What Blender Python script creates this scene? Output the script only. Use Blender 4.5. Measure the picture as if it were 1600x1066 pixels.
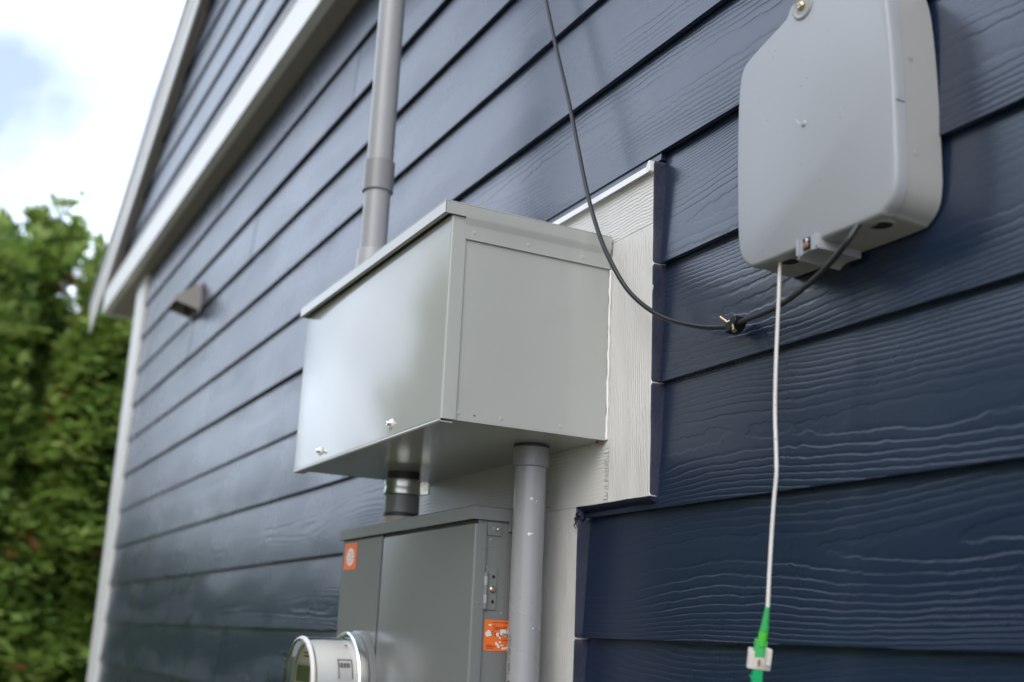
import bpy, bmesh, math, random
import numpy as np
from mathutils import Vector, Matrix

R_ = math.radians
for o in list(bpy.data.objects):
    bpy.data.objects.remove(o, do_unlink=True)
sc = bpy.context.scene
col = sc.collection

# ------------------------------------------------------------------ camera
CAM = Vector((1.34220, -0.91343, -0.36661))
cam_d = bpy.data.cameras.new('camera')
cam_d.sensor_width = 36.0
cam_d.lens = 1804.86 * 36.0 / 1600.0
cam_d.clip_start = 0.02
cam_d.clip_end = 3000.0
cam_o = bpy.data.objects.new('camera', cam_d)
col.objects.link(cam_o)
RM = Matrix(((0.46247534, 0.20461625, 0.86269853),
             (0.88558114, -0.15396531, -0.43822451),
             (0.04315779, 0.96665758, -0.25240945)))
cam_o.matrix_world = Matrix.Translation(CAM) @ RM.to_4x4()
cam_d.dof.use_dof = True
cam_d.dof.focus_distance = 1.66
cam_d.dof.aperture_fstop = 3.2
sc.camera = cam_o

# ------------------------------------------------------------------ sky and sun
SUN_EL, SUN_AZ = R_(38), R_(138)      # azimuth measured from +Y clockwise
wd = bpy.data.worlds.new('World')
sc.world = wd
wd.use_nodes = True
nt = wd.node_tree
nt.nodes.clear()
n_out = nt.nodes.new('ShaderNodeOutputWorld')
n_bg = nt.nodes.new('ShaderNodeBackground')
n_sky = nt.nodes.new('ShaderNodeTexSky')
n_sky.sky_type = 'NISHITA'
n_sky.sun_disc = False
n_sky.sun_elevation = SUN_EL
n_sky.sun_rotation = SUN_AZ
n_sky.air_density = 1.0
n_sky.dust_density = 1.5
n_co = nt.nodes.new('ShaderNodeTexCoord')
n_map = nt.nodes.new('ShaderNodeMapping')
n_map.inputs['Scale'].default_value = (1.0, 1.0, 1.7)
n_map.inputs['Location'].default_value = (-0.06, 4.72, -2.15)
n_noi = nt.nodes.new('ShaderNodeTexNoise')
n_noi.inputs['Scale'].default_value = 2.6
n_noi.inputs['Detail'].default_value = 5.0
n_noi.inputs['Roughness'].default_value = 0.5
n_noi.inputs['Distortion'].default_value = 0.25
n_rmp = nt.nodes.new('ShaderNodeValToRGB')
n_rmp.color_ramp.elements[0].position = 0.37
n_rmp.color_ramp.elements[1].position = 0.60
n_rmp.color_ramp.elements[0].color = (0.22, 0.22, 0.22, 1)      # thin high veil between the clouds
n_mix = nt.nodes.new('ShaderNodeMix')
n_mix.data_type = 'RGBA'
n_mix.inputs['B'].default_value = (12.6, 14.2, 17.0, 1.0)     # sunlit cloud, in the sky texture's own units
nt.links.new(n_co.outputs['Generated'], n_map.inputs['Vector'])
nt.links.new(n_map.outputs['Vector'], n_noi.inputs['Vector'])
nt.links.new(n_noi.outputs['Fac'], n_rmp.inputs['Fac'])
nt.links.new(n_rmp.outputs['Color'], n_mix.inputs['Factor'])
nt.links.new(n_sky.outputs['Color'], n_mix.inputs['A'])
nt.links.new(n_mix.outputs['Result'], n_bg.inputs['Color'])
n_bg.inputs['Strength'].default_value = 0.12
nt.links.new(n_bg.outputs['Background'], n_out.inputs['Surface'])

sun_d = bpy.data.lights.new('sun', 'SUN')
sun_d.energy = 1.1
sun_d.angle = R_(45)
sun_d.color = (1.0, 0.89, 0.74)
sun_o = bpy.data.objects.new('sun', sun_d)
col.objects.link(sun_o)
sdir = Vector((math.sin(SUN_AZ) * math.cos(SUN_EL), math.cos(SUN_AZ) * math.cos(SUN_EL), math.sin(SUN_EL)))
sun_o.rotation_euler = sdir.to_track_quat('Z', 'Y').to_euler()
sun_o.location = (0, -3, 6)

sc.view_settings.view_transform = 'Standard'
sc.view_settings.look = 'None'
sc.view_settings.gamma = 1.0
sc.view_settings.exposure = 0.5
sc.view_settings.use_curve_mapping = False
sc.render.engine = 'CYCLES'

# ------------------------------------------------------------------ material helpers
def lin(r, g, b):
    f = lambda c: (c / 12.92 if c <= 0.04045 else ((c + 0.055) / 1.055) ** 2.4)
    return (f(r / 255), f(g / 255), f(b / 255), 1.0)

class NT:
    def __init__(s, name):
        s.m = bpy.data.materials.new(name)
        s.m.use_nodes = True
        s.t = s.m.node_tree
        s.b = s.t.nodes['Principled BSDF']
    def n(s, kind, **kw):
        nd = s.t.nodes.new(kind)
        for k, v in kw.items():
            if k.startswith('_'):
                setattr(nd, k[1:], v)
            else:
                nd.inputs[k.replace('__', ' ')].default_value = v
        return nd
    def l(s, a, b):
        s.t.links.new(a, b)
    def math(s, op, a, b=None, clamp=False):
        nd = s.t.nodes.new('ShaderNodeMath')
        nd.operation = op
        nd.use_clamp = clamp
        for i, v in enumerate((a, b)):
            if v is None:
                continue
            if isinstance(v, (int, float)):
                nd.inputs[i].default_value = v
            else:
                s.l(v, nd.inputs[i])
        return nd.outputs[0]

def simple(name, rgb, rough=0.5, metal=0.0, spec=0.5, var=0.06, vscale=6.0, bump=0.0, bscale=300.0, rvar=0.08, coat=0.0, speck=None):
    m = NT(name)
    b = m.b
    b.inputs['Metallic'].default_value = metal
    b.inputs['Specular IOR Level'].default_value = spec
    b.inputs['Coat Weight'].default_value = coat
    co = m.n('ShaderNodeTexCoord')
    no = m.n('ShaderNodeTexNoise', Scale=vscale, Detail=4.0, Roughness=0.6)
    m.l(co.outputs['Object'], no.inputs['Vector'])
    mr = m.n('ShaderNodeMapRange')
    mr.inputs['From Min'].default_value = 0.3
    mr.inputs['From Max'].default_value = 0.7
    mr.inputs['To Min'].default_value = 1 - var
    mr.inputs['To Max'].default_value = 1 + var
    m.l(no.outputs['Fac'], mr.inputs['Value'])
    mx = m.n('ShaderNodeMix', _data_type='RGBA', _blend_type='MULTIPLY')
    mx.inputs['Factor'].default_value = 1.0
    mx.inputs['A'].default_value = (rgb[0], rgb[1], rgb[2], 1)
    m.l(mr.outputs['Result'], mx.inputs['B'])
    out = mx.outputs['Result']
    if speck:
        sn = m.n('ShaderNodeTexNoise', Scale=speck[0], Detail=1.0)
        m.l(co.outputs['Object'], sn.inputs['Vector'])
        sr = m.n('ShaderNodeMapRange')
        sr.inputs['From Min'].default_value = speck[1]
        sr.inputs['From Max'].default_value = speck[1] + 0.04
        m.l(sn.outputs['Fac'], sr.inputs['Value'])
        m2 = m.n('ShaderNodeMix', _data_type='RGBA')
        m2.inputs['B'].default_value = speck[2]
        m.l(sr.outputs['Result'], m2.inputs['Factor'])
        m.l(out, m2.inputs['A'])
        out = m2.outputs['Result']
    m.l(out, b.inputs['Base Color'])
    r2 = m.n('ShaderNodeMapRange')
    r2.inputs['To Min'].default_value = max(0.02, rough - rvar)
    r2.inputs['To Max'].default_value = rough + rvar
    m.l(no.outputs['Fac'], r2.inputs['Value'])
    m.l(r2.outputs['Result'], b.inputs['Roughness'])
    if bump:
        bn = m.n('ShaderNodeTexNoise', Scale=bscale, Detail=2.0)
        m.l(co.outputs['Object'], bn.inputs['Vector'])
        bp = m.n('ShaderNodeBump', Strength=1.0, Distance=bump)
        m.l(bn.outputs['Fac'], bp.inputs['Height'])
        m.l(bp.outputs['Normal'], b.inputs['Normal'])
    return m.m

def grain(name, rgb, axis, F, K, sx, sz, depth, rough, wob=0.16, fine=0.00012, cvar=0.05, spec=0.5, nose=0.42, coat=0.0, heart=False):
    """embossed timber grain: contour lines of a stretched noise field, as relief only"""
    m = NT(name)
    b = m.b
    co = m.n('ShaderNodeTexCoord')
    oi = m.n('ShaderNodeObjectInfo')
    sep = m.n('ShaderNodeSeparateXYZ')
    m.l(co.outputs['Object'], sep.inputs[0])
    along, across = (sep.outputs['X'], sep.outputs['Z']) if axis == 'x' else (sep.outputs['Z'], sep.outputs['X'])
    w = m.math('MULTIPLY', oi.outputs['Random'], 60.0)
    def noise(a, c, detail=1.5, off=0.0):
        cb = m.n('ShaderNodeCombineXYZ')
        m.l(m.math('MULTIPLY', along, a), cb.inputs[0])
        m.l(m.math('MULTIPLY', across, c), cb.inputs[1])
        cb.inputs[2].default_value = off
        nn = m.n('ShaderNodeTexNoise', _noise_dimensions='4D', Scale=1.0, Detail=detail, Roughness=0.5)
        m.l(cb.outputs[0], nn.inputs['Vector'])
        m.l(w, nn.inputs['W'])
        return nn.outputs['Fac']
    n1 = noise(sx, sz, 1.0)
    n2 = noise(sx * 9, sz * 5, 2.0, 3.0)
    n3 = noise(sx * 60, sz * 14, 1.0, 7.0)
    if heart:      # flat-sawn board: wide figure about a wandering heart line, tight lines toward both edges
        v = m.math('FRACT', m.math('ADD', m.math('DIVIDE', across, 0.178), 40.0))
        c0 = m.math('ADD', m.math('MULTIPLY', m.math('SUBTRACT', oi.outputs['Random'], 0.5), 0.5), 0.5)
        drift = m.math('MULTIPLY', m.math('SUBTRACT', noise(0.9, 0.0, 1.0, 5.0), 0.5), 1.3)
        wv = m.math('SUBTRACT', v, m.math('ADD', c0, drift))
        f = m.math('MULTIPLY', m.math('POWER', m.math('ABSOLUTE', wv), 1.65), F)
        f = m.math('ADD', f, m.math('MULTIPLY', n1, K))
    else:
        f = m.math('ADD', m.math('MULTIPLY', across, F), m.math('MULTIPLY', n1, K))
    f = m.math('ADD', f, m.math('MULTIPLY', n2, wob * 6))
    f = m.math('ADD', f, m.math('MULTIPLY', n3, wob * 2.0))
    fr = m.math('FRACT', f)
    # steep nose then long fall
    up = m.n('ShaderNodeMapRange', _interpolation_type='SMOOTHSTEP')
    up.inputs['From Min'].default_value = 0.0
    up.inputs['From Max'].default_value = nose * 0.38
    m.l(fr, up.inputs['Value'])
    dn = m.n('ShaderNodeMapRange', _interpolation_type='SMOOTHSTEP')
    dn.inputs['From Min'].default_value = 0.62
    dn.inputs['From Max'].default_value = 1.0
    dn.inputs['To Min'].default_value = 1.0
    dn.inputs['To Max'].default_value = 0.35
    m.l(fr, dn.inputs['Value'])
    hgt = m.math('MULTIPLY', up.outputs[0], dn.outputs[0])
    amp = m.n('ShaderNodeMapRange')
    amp.inputs['From Min'].default_value = 0.36
    amp.inputs['From Max'].default_value = 0.6
    amp.inputs['To Min'].default_value = 0.12
    amp.inputs['To Max'].default_value = 1.0
    m.l(noise(sx * 2.2, sz * 1.2, 1.0, 11.0), amp.inputs['Value'])
    hgt = m.math('MULTIPLY', hgt, amp.outputs[0])
    fn = m.n('ShaderNodeTexNoise', Scale=420.0, Detail=2.0)
    m.l(co.outputs['Object'], fn.inputs['Vector'])
    tot = m.math('ADD', m.math('MULTIPLY', hgt, depth), m.math('MULTIPLY', fn.outputs['Fac'], fine))
    bp = m.n('ShaderNodeBump', Strength=1.0, Distance=1.0)
    m.l(tot, bp.inputs['Height'])
    m.l(bp.outputs['Normal'], b.inputs['Normal'])
    vn = m.n('ShaderNodeTexNoise', Scale=2.2, Detail=5.0, Roughness=0.65)
    m.l(co.outputs['Object'], vn.inputs['Vector'])
    mr = m.n('ShaderNodeMapRange')
    mr.inputs['From Min'].default_value = 0.3
    mr.inputs['From Max'].default_value = 0.7
    mr.inputs['To Min'].default_value = 1 - cvar
    mr.inputs['To Max'].default_value = 1 + cvar
    m.l(vn.outputs['Fac'], mr.inputs['Value'])
    mx = m.n('ShaderNodeMix', _data_type='RGBA', _blend_type='MULTIPLY')
    mx.inputs['Factor'].default_value = 1.0
    mx.inputs['A'].default_value = (rgb[0], rgb[1], rgb[2], 1)
    m.l(mr.outputs['Result'], mx.inputs['B'])
    m.l(mx.outputs['Result'], b.inputs['Base Color'])
    r2 = m.n('ShaderNodeMapRange')
    r2.inputs['To Min'].default_value = rough - 0.07
    r2.inputs['To Max'].default_value = rough + 0.07
    m.l(vn.outputs['Fac'], r2.inputs['Value'])
    m.l(r2.outputs['Result'], b.inputs['Roughness'])
    b.inputs['Specular IOR Level'].default_value = spec
    b.inputs['Coat Weight'].default_value = coat
    b.inputs['Coat Roughness'].default_value = rough
    m.l(bp.outputs['Normal'], b.inputs['Coat Normal'])
    return m.m

M = {}
M['siding'] = grain('navy_painted_siding', (0.0080, 0.0180, 0.045), 'x', 27.0, 6.5, 1.3, 7.0, 0.00038, 0.28, wob=0.19, spec=1.0, nose=0.40, heart=True)
M['caulk'] = simple('navy_caulk', (0.012, 0.014, 0.034), 0.45, spec=0.3, bump=0.0006, bscale=120)
M['trim_v'] = grain('white_painted_trim_upright', (0.68, 0.665, 0.64), 'z', 230.0, 6.0, 2.5, 16.0, 0.0020, 0.42, wob=0.2, cvar=0.03)
M['trim_h'] = grain('white_painted_trim_level', (0.68, 0.665, 0.64), 'x', 170.0, 7.0, 2.5, 9.0, 0.0013, 0.42, wob=0.26, cvar=0.03)
M['white'] = simple('white_gloss_paint', (0.76, 0.755, 0.74), 0.38, var=0.03)
M['soffit'] = simple('taupe_soffit_paint', (0.30, 0.28, 0.26), 0.55, var=0.03)
M['shingle'] = simple('grey_shingle', (0.24, 0.24, 0.245), 0.85, bump=0.002, bscale=80)
M['sheath'] = simple('wall_sheathing', (0.05, 0.05, 0.055), 0.8)
M['boxpaint'] = simple('light_grey_enamel', (0.375, 0.385, 0.362), 0.105, var=0.02, rvar=0.02, bump=0.00003, bscale=900, speck=(900, 0.80, (0.3, 0.29, 0.26, 1)))
M['panelpaint'] = simple('mid_grey_enamel', (0.168, 0.175, 0.172), 0.24, var=0.015, rvar=0.02, bump=0.00003, bscale=900)
M['pvc'] = simple('grey_pvc', (0.295, 0.298, 0.308), 0.30, var=0.03)
M['pvc_dark'] = simple('dark_grey_pvc', (0.22, 0.22, 0.23), 0.30, var=0.03)
M['pvc_pink'] = simple('buff_grey_pvc', (0.42, 0.37, 0.34), 0.4)
M['rubber'] = simple('charcoal_rubber', (0.045, 0.045, 0.048), 0.45)
M['zinc'] = simple('zinc_plate', (0.80, 0.83, 0.83), 0.30, metal=1.0, var=0.15, vscale=60)
M['steel'] = simple('polished_steel', (0.86, 0.86, 0.85), 0.22, metal=1.0)
M['brass'] = simple('dulled_screw_brass', (0.55, 0.43, 0.27), 0.32, metal=1.0, var=0.25, vscale=200)
M['rust'] = simple('rusty_screw', (0.22, 0.12, 0.08), 0.6, var=0.4, vscale=300)
M['nid'] = simple('pale_grey_plastic', (0.325, 0.338, 0.362), 0.42, var=0.025, bump=0.00005, bscale=700, speck=(160, 0.76, (0.27, 0.26, 0.25, 1)))
M['nid_base'] = simple('warm_grey_plastic', (0.32, 0.32, 0.312), 0.42, var=0.03)
M['hole'] = simple('black_port', (0.008, 0.008, 0.008), 0.7)
M['cable'] = simple('black_cable', (0.010, 0.010, 0.012), 0.38)
M['wcable'] = simple('white_cable', (0.70, 0.67, 0.65), 0.42, speck=(300, 0.68, (0.45, 0.42, 0.40, 1)))
M['green'] = simple('green_plastic', (0.05, 0.42, 0.12), 0.4)
M['green_bright'] = simple('lime_green_plastic', (0.07, 0.48, 0.045), 0.4)
M['green_deep'] = simple('deep_green_plastic', (0.0, 0.36, 0.12), 0.4)
M['beige'] = simple('beige_plastic', (0.62, 0.57, 0.53), 0.45)
M['orange'] = simple('orange_label', (0.80, 0.16, 0.025), 0.5, var=0.06)
M['label_white'] = simple('label_white', (0.70, 0.68, 0.66), 0.6)
M['ink'] = simple('dark_ink', (0.03, 0.03, 0.03), 0.6)
M['meter_body'] = simple('meter_white_plastic', (0.80, 0.80, 0.78), 0.35)
M['meter_face'] = simple('meter_cream_plate', (0.78, 0.73, 0.52), 0.5)
M['lcd'] = simple('olive_display', (0.17, 0.18, 0.07), 0.25)
M['vent'] = simple('taupe_vent_plastic', (0.30, 0.28, 0.265), 0.5)
M['bark'] = simple('bark', (0.11, 0.065, 0.04), 0.9, var=0.3, vscale=20, bump=0.01, bscale=30)

gm = NT('clear_cover')
gl = gm.n('ShaderNodeBsdfGlossy', Roughness=0.06)
tr = gm.n('ShaderNodeBsdfTransparent', Color=(0.97, 0.975, 0.97, 1))
fr = gm.n('ShaderNodeFresnel', IOR=1.5)
ms = gm.n('ShaderNodeMixShader')
gm.l(fr.outputs[0], ms.inputs[0]); gm.l(tr.outputs[0], ms.inputs[1]); gm.l(gl.outputs[0], ms.inputs[2])
gm.l(ms.outputs[0], gm.t.nodes['Material Output'].inputs['Surface'])
M['clear'] = gm.m

# ground: bark-strewn soil and sparse lawn
gg = NT('side_yard_ground')
co = gg.n('ShaderNodeTexCoord')
g1 = gg.n('ShaderNodeTexNoise', Scale=0.5, Detail=6.0)
g2 = gg.n('ShaderNodeTexNoise', Scale=35.0, Detail=4.0)
gg.l(co.outputs['Object'], g1.inputs['Vector']); gg.l(co.outputs['Object'], g2.inputs['Vector'])
gr = gg.n('ShaderNodeValToRGB')
gr.color_ramp.elements[0].color = (0.10, 0.12, 0.06, 1)
gr.color_ramp.elements[0].position = 0.4
gr.color_ramp.elements[1].color = (0.46, 0.38, 0.29, 1)
gr.color_ramp.elements[1].position = 0.6
gg.l(g1.outputs['Fac'], gr.inputs['Fac'])
gx = gg.n('ShaderNodeMix', _data_type='RGBA', _blend_type='OVERLAY')
gx.inputs['Factor'].default_value = 0.7
gg.l(gr.outputs['Color'], gx.inputs['A']); gg.l(g2.outputs['Fac'], gx.inputs['B'])
gg.l(gx.outputs['Result'], gg.b.inputs['Base Color'])
gg.b.inputs['Roughness'].default_value = 0.9
gb = gg.n('ShaderNodeBump', Strength=1.0, Distance=0.03)
gg.l(g2.outputs['Fac'], gb.inputs['Height']); gg.l(gb.outputs['Normal'], gg.b.inputs['Normal'])
M['ground'] = gg.m

# foliage coloured by a per-spray attribute
fm = NT('conifer_foliage')
at = fm.n('ShaderNodeAttribute', _attribute_name='tint')
fr_ = fm.n('ShaderNodeValToRGB')
cr = fr_.color_ramp
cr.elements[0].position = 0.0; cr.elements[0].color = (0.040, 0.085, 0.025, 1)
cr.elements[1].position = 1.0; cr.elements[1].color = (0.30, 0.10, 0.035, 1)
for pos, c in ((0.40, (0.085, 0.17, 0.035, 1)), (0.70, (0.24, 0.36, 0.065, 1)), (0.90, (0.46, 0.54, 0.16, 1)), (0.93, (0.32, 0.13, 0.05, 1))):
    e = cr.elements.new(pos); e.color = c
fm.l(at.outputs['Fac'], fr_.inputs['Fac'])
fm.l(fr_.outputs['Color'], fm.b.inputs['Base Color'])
fm.b.inputs['Roughness'].default_value = 0.5
td = fm.n('ShaderNodeBsdfTranslucent')
fm.l(fr_.outputs['Color'], td.inputs['Color'])
mxs = fm.n('ShaderNodeMixShader')
mxs.inputs[0].default_value = 0.4
fm.l(fm.b.outputs[0], mxs.inputs[1]); fm.l(td.outputs[0], mxs.inputs[2])
fm.l(mxs.outputs[0], fm.t.nodes['Material Output'].inputs['Surface'])
M['leaf'] = fm.m

# ------------------------------------------------------------------ mesh helpers
def link(name, me, mat, parent=None, bevel=0.0, seg=2, smooth=False):
    o = bpy.data.objects.new(name, me)
    col.objects.link(o)
    if mat is not None:
        me.materials.clear()
        me.materials.append(M[mat] if isinstance(mat, str) else mat)
    if smooth:
        me.shade_smooth()
    if bevel:
        md = o.modifiers.new('bevel', 'BEVEL')
        md.width = bevel
        md.segments = seg
        md.limit_method = 'ANGLE'
        md.angle_limit = R_(35)
        md.harden_normals = True
        me.shade_smooth()
    if parent is not None:
        o.parent = parent
        o.matrix_parent_inverse = root_inverse(parent)
    return o

def root_inverse(p):
    m = Matrix.Identity(4)
    chain = []
    while p is not None:
        chain.append(p)
        p = p.parent
    for q in reversed(chain):
        m = m @ (q.matrix_parent_inverse @ Matrix.Translation(q.location) if q.parent else Matrix.Translation(q.location))
    return m.inverted()

def thing(name, label, cat, loc, group=None):
    o = bpy.data.objects.new(name, None)
    o.empty_display_size = 0.05
    col.objects.link(o)
    o.location = loc
    tag(o, label, cat, group)
    return o

def tag(o, label, cat, group=None, kind=None):
    o['label'] = label
    o['category'] = cat
    if group: o['group'] = group
    if kind: o['kind'] = kind
    return o

class MB:
    def __init__(s):
        s.bm = bmesh.new()
    def poly(s, pts):
        return s.bm.faces.new([s.bm.verts.new(p) for p in pts])
    def box(s, x0, x1, y0, y1, z0, z1):
        v = [s.bm.verts.new((x, y, z)) for x in (x0, x1) for y in (y0, y1) for z in (z0, z1)]
        for f in ((0, 1, 3, 2), (4, 6, 7, 5), (0, 4, 5, 1), (2, 3, 7, 6), (0, 2, 6, 4), (1, 5, 7, 3)):
            s.bm.faces.new([v[i] for i in f])
        return s
    def prism(s, prof, a, b, f):
        """prof: list of 2D points, f(u, v, t) -> 3D; swept from t=a to t=b"""
        A = [s.bm.verts.new(f(u, v, a)) for u, v in prof]
        B = [s.bm.verts.new(f(u, v, b)) for u, v in prof]
        n = len(prof)
        for i in range(n):
            j = (i + 1) % n
            s.bm.faces.new((A[i], A[j], B[j], B[i]))
        s.bm.faces.new(A[::-1]); s.bm.faces.new(B)
        return s
    def lathe(s, prof, origin, axis, seg=40, closed=False):
        """prof: (radius, distance along axis)"""
        ax = Vector(axis).normalized()
        u = ax.orthogonal().normalized(); w = ax.cross(u)
        O = Vector(origin)
        rings = []
        for r, d in prof:
            if r < 1e-6:
                rings.append([s.bm.verts.new(O + ax * d)])
            else:
                rings.append([s.bm.verts.new(O + ax * d + (u * math.cos(2 * math.pi * i / seg) + w * math.sin(2 * math.pi * i / seg)) * r) for i in range(seg)])
        pr = list(zip(rings, rings[1:]))
        if closed: pr.append((rings[-1], rings[0]))
        for A, B in pr:
            for i in range(seg):
                j = (i + 1) % seg
                if len(A) == 1 and len(B) == 1: continue
                if len(A) == 1: s.bm.faces.new((A[0], B[j], B[i]))
                elif len(B) == 1: s.bm.faces.new((A[i], A[j], B[0]))
                else: s.bm.faces.new((A[i], A[j], B[j], B[i]))
        return s
    def tube(s, pts, rad, seg=12, cap=True):
        pts = [Vector(p) for p in pts]
        rs = rad if isinstance(rad, (list, tuple)) else [rad] * len(pts)
        ref = None; rings = []
        for i, p in enumerate(pts):
            t = (pts[min(i + 1, len(pts) - 1)] - pts[max(i - 1, 0)]).normalized()
            if ref is None: ref = t.orthogonal().normalized()
            ref = (ref - t * ref.dot(t)).normalized()
            w = t.cross(ref)
            rings.append([s.bm.verts.new(p + (ref * math.cos(2 * math.pi * k / seg) + w * math.sin(2 * math.pi * k / seg)) * rs[i]) for k in range(seg)])
        for A, B in zip(rings, rings[1:]):
            for i in range(seg):
                j = (i + 1) % seg
                s.bm.faces.new((A[i], A[j], B[j], B[i]))
        if cap:
            s.bm.faces.new(rings[0][::-1]); s.bm.faces.new(rings[-1])
        return s
    def mesh(s, name='mesh'):
        bmesh.ops.recalc_face_normals(s.bm, faces=s.bm.faces[:])
        me = bpy.data.meshes.new(name)
        s.bm.to_mesh(me); s.bm.free()
        return me
    def build(s, name, mat, parent=None, **kw):
        return link(name, s.mesh(name), mat, parent, **kw)

def autosmooth(o, deg=35):
    me = o.data
    me.shade_smooth()
    me.set_sharp_from_angle(angle=R_(deg))
    return o

def box(name, mat, parent, x0, x1, y0, y1, z0, z1, bevel=0.0, **kw):
    return MB().box(x0, x1, y0, y1, z0, z1).build(name, mat, parent, bevel=bevel, **kw)

def lathe(name, mat, parent, prof, origin, axis, seg=40, **kw):
    return autosmooth(MB().lathe(prof, origin, axis, seg).build(name, mat, parent), 30)

def catmull(pts, n=8):
    P = [Vector(p) for p in pts]
    P = [P[0] * 2 - P[1]] + P + [P[-1] * 2 - P[-2]]
    out = []
    for i in range(1, len(P) - 2):
        a, b, c, d = P[i - 1:i + 3]
        for k in range(n):
            t = k / n
            out.append(0.5 * ((2 * b) + (c - a) * t + (2 * a - 5 * b + 4 * c - d) * t * t + (3 * b - a - 3 * c + d) * t ** 3))
    out.append(P[-2])
    return out

def text_mesh(s, size, fn, mat, name, parent, extrude=0.0):
    cu = bpy.data.curves.new('t', 'FONT')
    cu.body = s; cu.size = size; cu.resolution_u = 3
    to = bpy.data.objects.new('t', cu)
    col.objects.link(to)
    dg = bpy.context.evaluated_depsgraph_get()
    me = bpy.data.meshes.new_from_object(to.evaluated_get(dg))
    bpy.data.objects.remove(to); bpy.data.curves.remove(cu)
    me.name = name
    for v in me.vertices:
        v.co = fn(v.co.x, v.co.y)
    return link(name, me, mat, parent)

rng = random.Random(7)
E_ = 0.178                 # plank exposure
TF = -0.009                # trim face
GZ = -2.0                  # ground level

# ------------------------------------------------------------------ ground
g = MB()
g.poly([(-900, -900, GZ), (900, -900, GZ), (900, 900, GZ), (-900, 900, GZ)])
gnd = g.build('ground', 'ground')
gnd['kind'] = 'structure'
gnd['label'] = 'bark-strewn soil and lawn of the side yard'

# ------------------------------------------------------------------ house
WX0, WX1 = -4.70, 6.0
house = thing('house', 'navy blue lap-sided house with white trim and gabled roof', 'house', (0.6, 3.5, GZ))
box('foundation', 'sheath', house, -4.85, 6.2, 0.022, 7.0, GZ + 0.002, 1.60)

# wall planks: front lower edge at y = 0, top tucked behind the row above
def plank(x0, x1, k, yoff=0.0, z0=None, zt=None, e=E_, notch=None, slope=None, skew=0.0):
    zb = k * e if z0 is None else z0
    lift = rng.uniform(-0.0012, 0.0012)
    zb += rng.uniform(-0.001, 0.001)
    top = zb + e + 0.022 if zt is None else zt
    t = 0.0085
    rise = (top - zb) * 0.0122 / 0.2
    mb = MB()
    def pr(xa, xb, zlo, zhi):
        fl = lambda z: yoff + lift + (z - zb) * 0.0122 / 0.2
        n = max(1, int((xb - xa) / 0.6))
        prof = [(fl(zlo) + t, zlo), (fl(zlo), zlo), (fl(zhi), zhi), (fl(zhi) + t, zhi)]
        mb.prism(prof, xa, xb, lambda u, v, s_: (s_, u, v))
    if slope is None:
        pr(x0, x1, zb, top)
    else:            # left end cut along the rake
        fl = lambda z: yoff + lift + (z - zb) * 0.0122 / 0.2
        A, B, C, D = (x0, fl(zb), zb), (x1, fl(zb), zb), (x1, fl(top), top), (x0 + (top - zb) / slope, fl(top), top)
        mb.prism([(0, 0), (1, 0), (2, 0), (3, 0)], 0, t, lambda u, v, s_: (lambda q: (q[0], q[1] + s_, q[2]))((A, B, C, D)[int(u)]))
    if notch:
        pr(notch[0], notch[1], zb, notch[2])
    return mb.build('plank', 'siding', house)

rows = range(-11, 8)
for k in rows:
    zb = k * E_
    zt = None
    if k == 7: zt = 1.418
    if zb < 0.325 and zb + E_ > -0.165 and k in (-1, 0, 1):
        if k == 1:      # runs over the top of the white surround
            plank(WX0, -0.905, k)
            plank(-0.9049, 0.0080, k, z0=0.3425, zt=0.356 + 0.022)
            plank(0.0082, 2.6, k)
            plank(2.603, WX1, k)
        elif k == 0:
            j = -1.32
            plank(WX0, j - 0.0015, k); plank(j + 0.0015, -0.905, k)
            plank(0.0082, WX1 - 2, k); plank(WX1 - 1.997, WX1, k)
        else:
            plank(WX0, -0.905, k)
            plank(0.0082, 3.1, k, notch=(-0.183, 0.0080, -0.1665)); plank(3.103, WX1, k)
    elif k < -1:
        plank(WX0, -3.0 + 0.37 * k % 1.7, k) if False else None
        jl = -2.2 - 1.1 * rng.random()
        plank(WX0, jl - 0.0015, k); plank(jl + 0.0015, -0.905, k)
        jr = 1.2 + 2.5 * rng.random()
        plank(-0.1835, jr - 0.0015, k); plank(jr + 0.0015, WX1, k)
    else:
        j1 = (-2.9, -1.9, -3.4, -2.5, -1.5, -3.1)[k - 2]
        j2 = j1 + 3.66
        plank(WX0, j1 - 0.0015, k, zt=zt); plank(j1 + 0.0015, j2 - 0.0015, k, zt=zt); plank(j2 + 0.0015, WX1, k, zt=zt)

# gable planks above the white band, cut along the rake
S_ = 0.42; RC = 3.95
GY = -0.052
for i in range(15):
    z0 = 1.545 + i * 0.178
    xl = (z0 - RC) / S_ + 0.05
    ztop = min(z0 + 0.2, 4.15)
    if xl > 0.3 or ztop - z0 < 0.03: break
    xr = 1.0
    plank(xl - 0.3, xr, 0, yoff=GY, z0=z0, zt=ztop, slope=S_)
    plank(xr + 0.003, min(6.0, 2.0 - xl - 0.4), 0, yoff=GY, z0=z0, zt=ztop)
gw = MB()
gw.prism([(-5.6, 1.44), (-5.6, 1.60), (1.0, 4.36), (6.4, 2.1), (6.4, 1.44)], GY + 0.017, 0.25, lambda u, v, t: (u, t, v))
gw.build('gable_wall', 'sheath', house)

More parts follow.
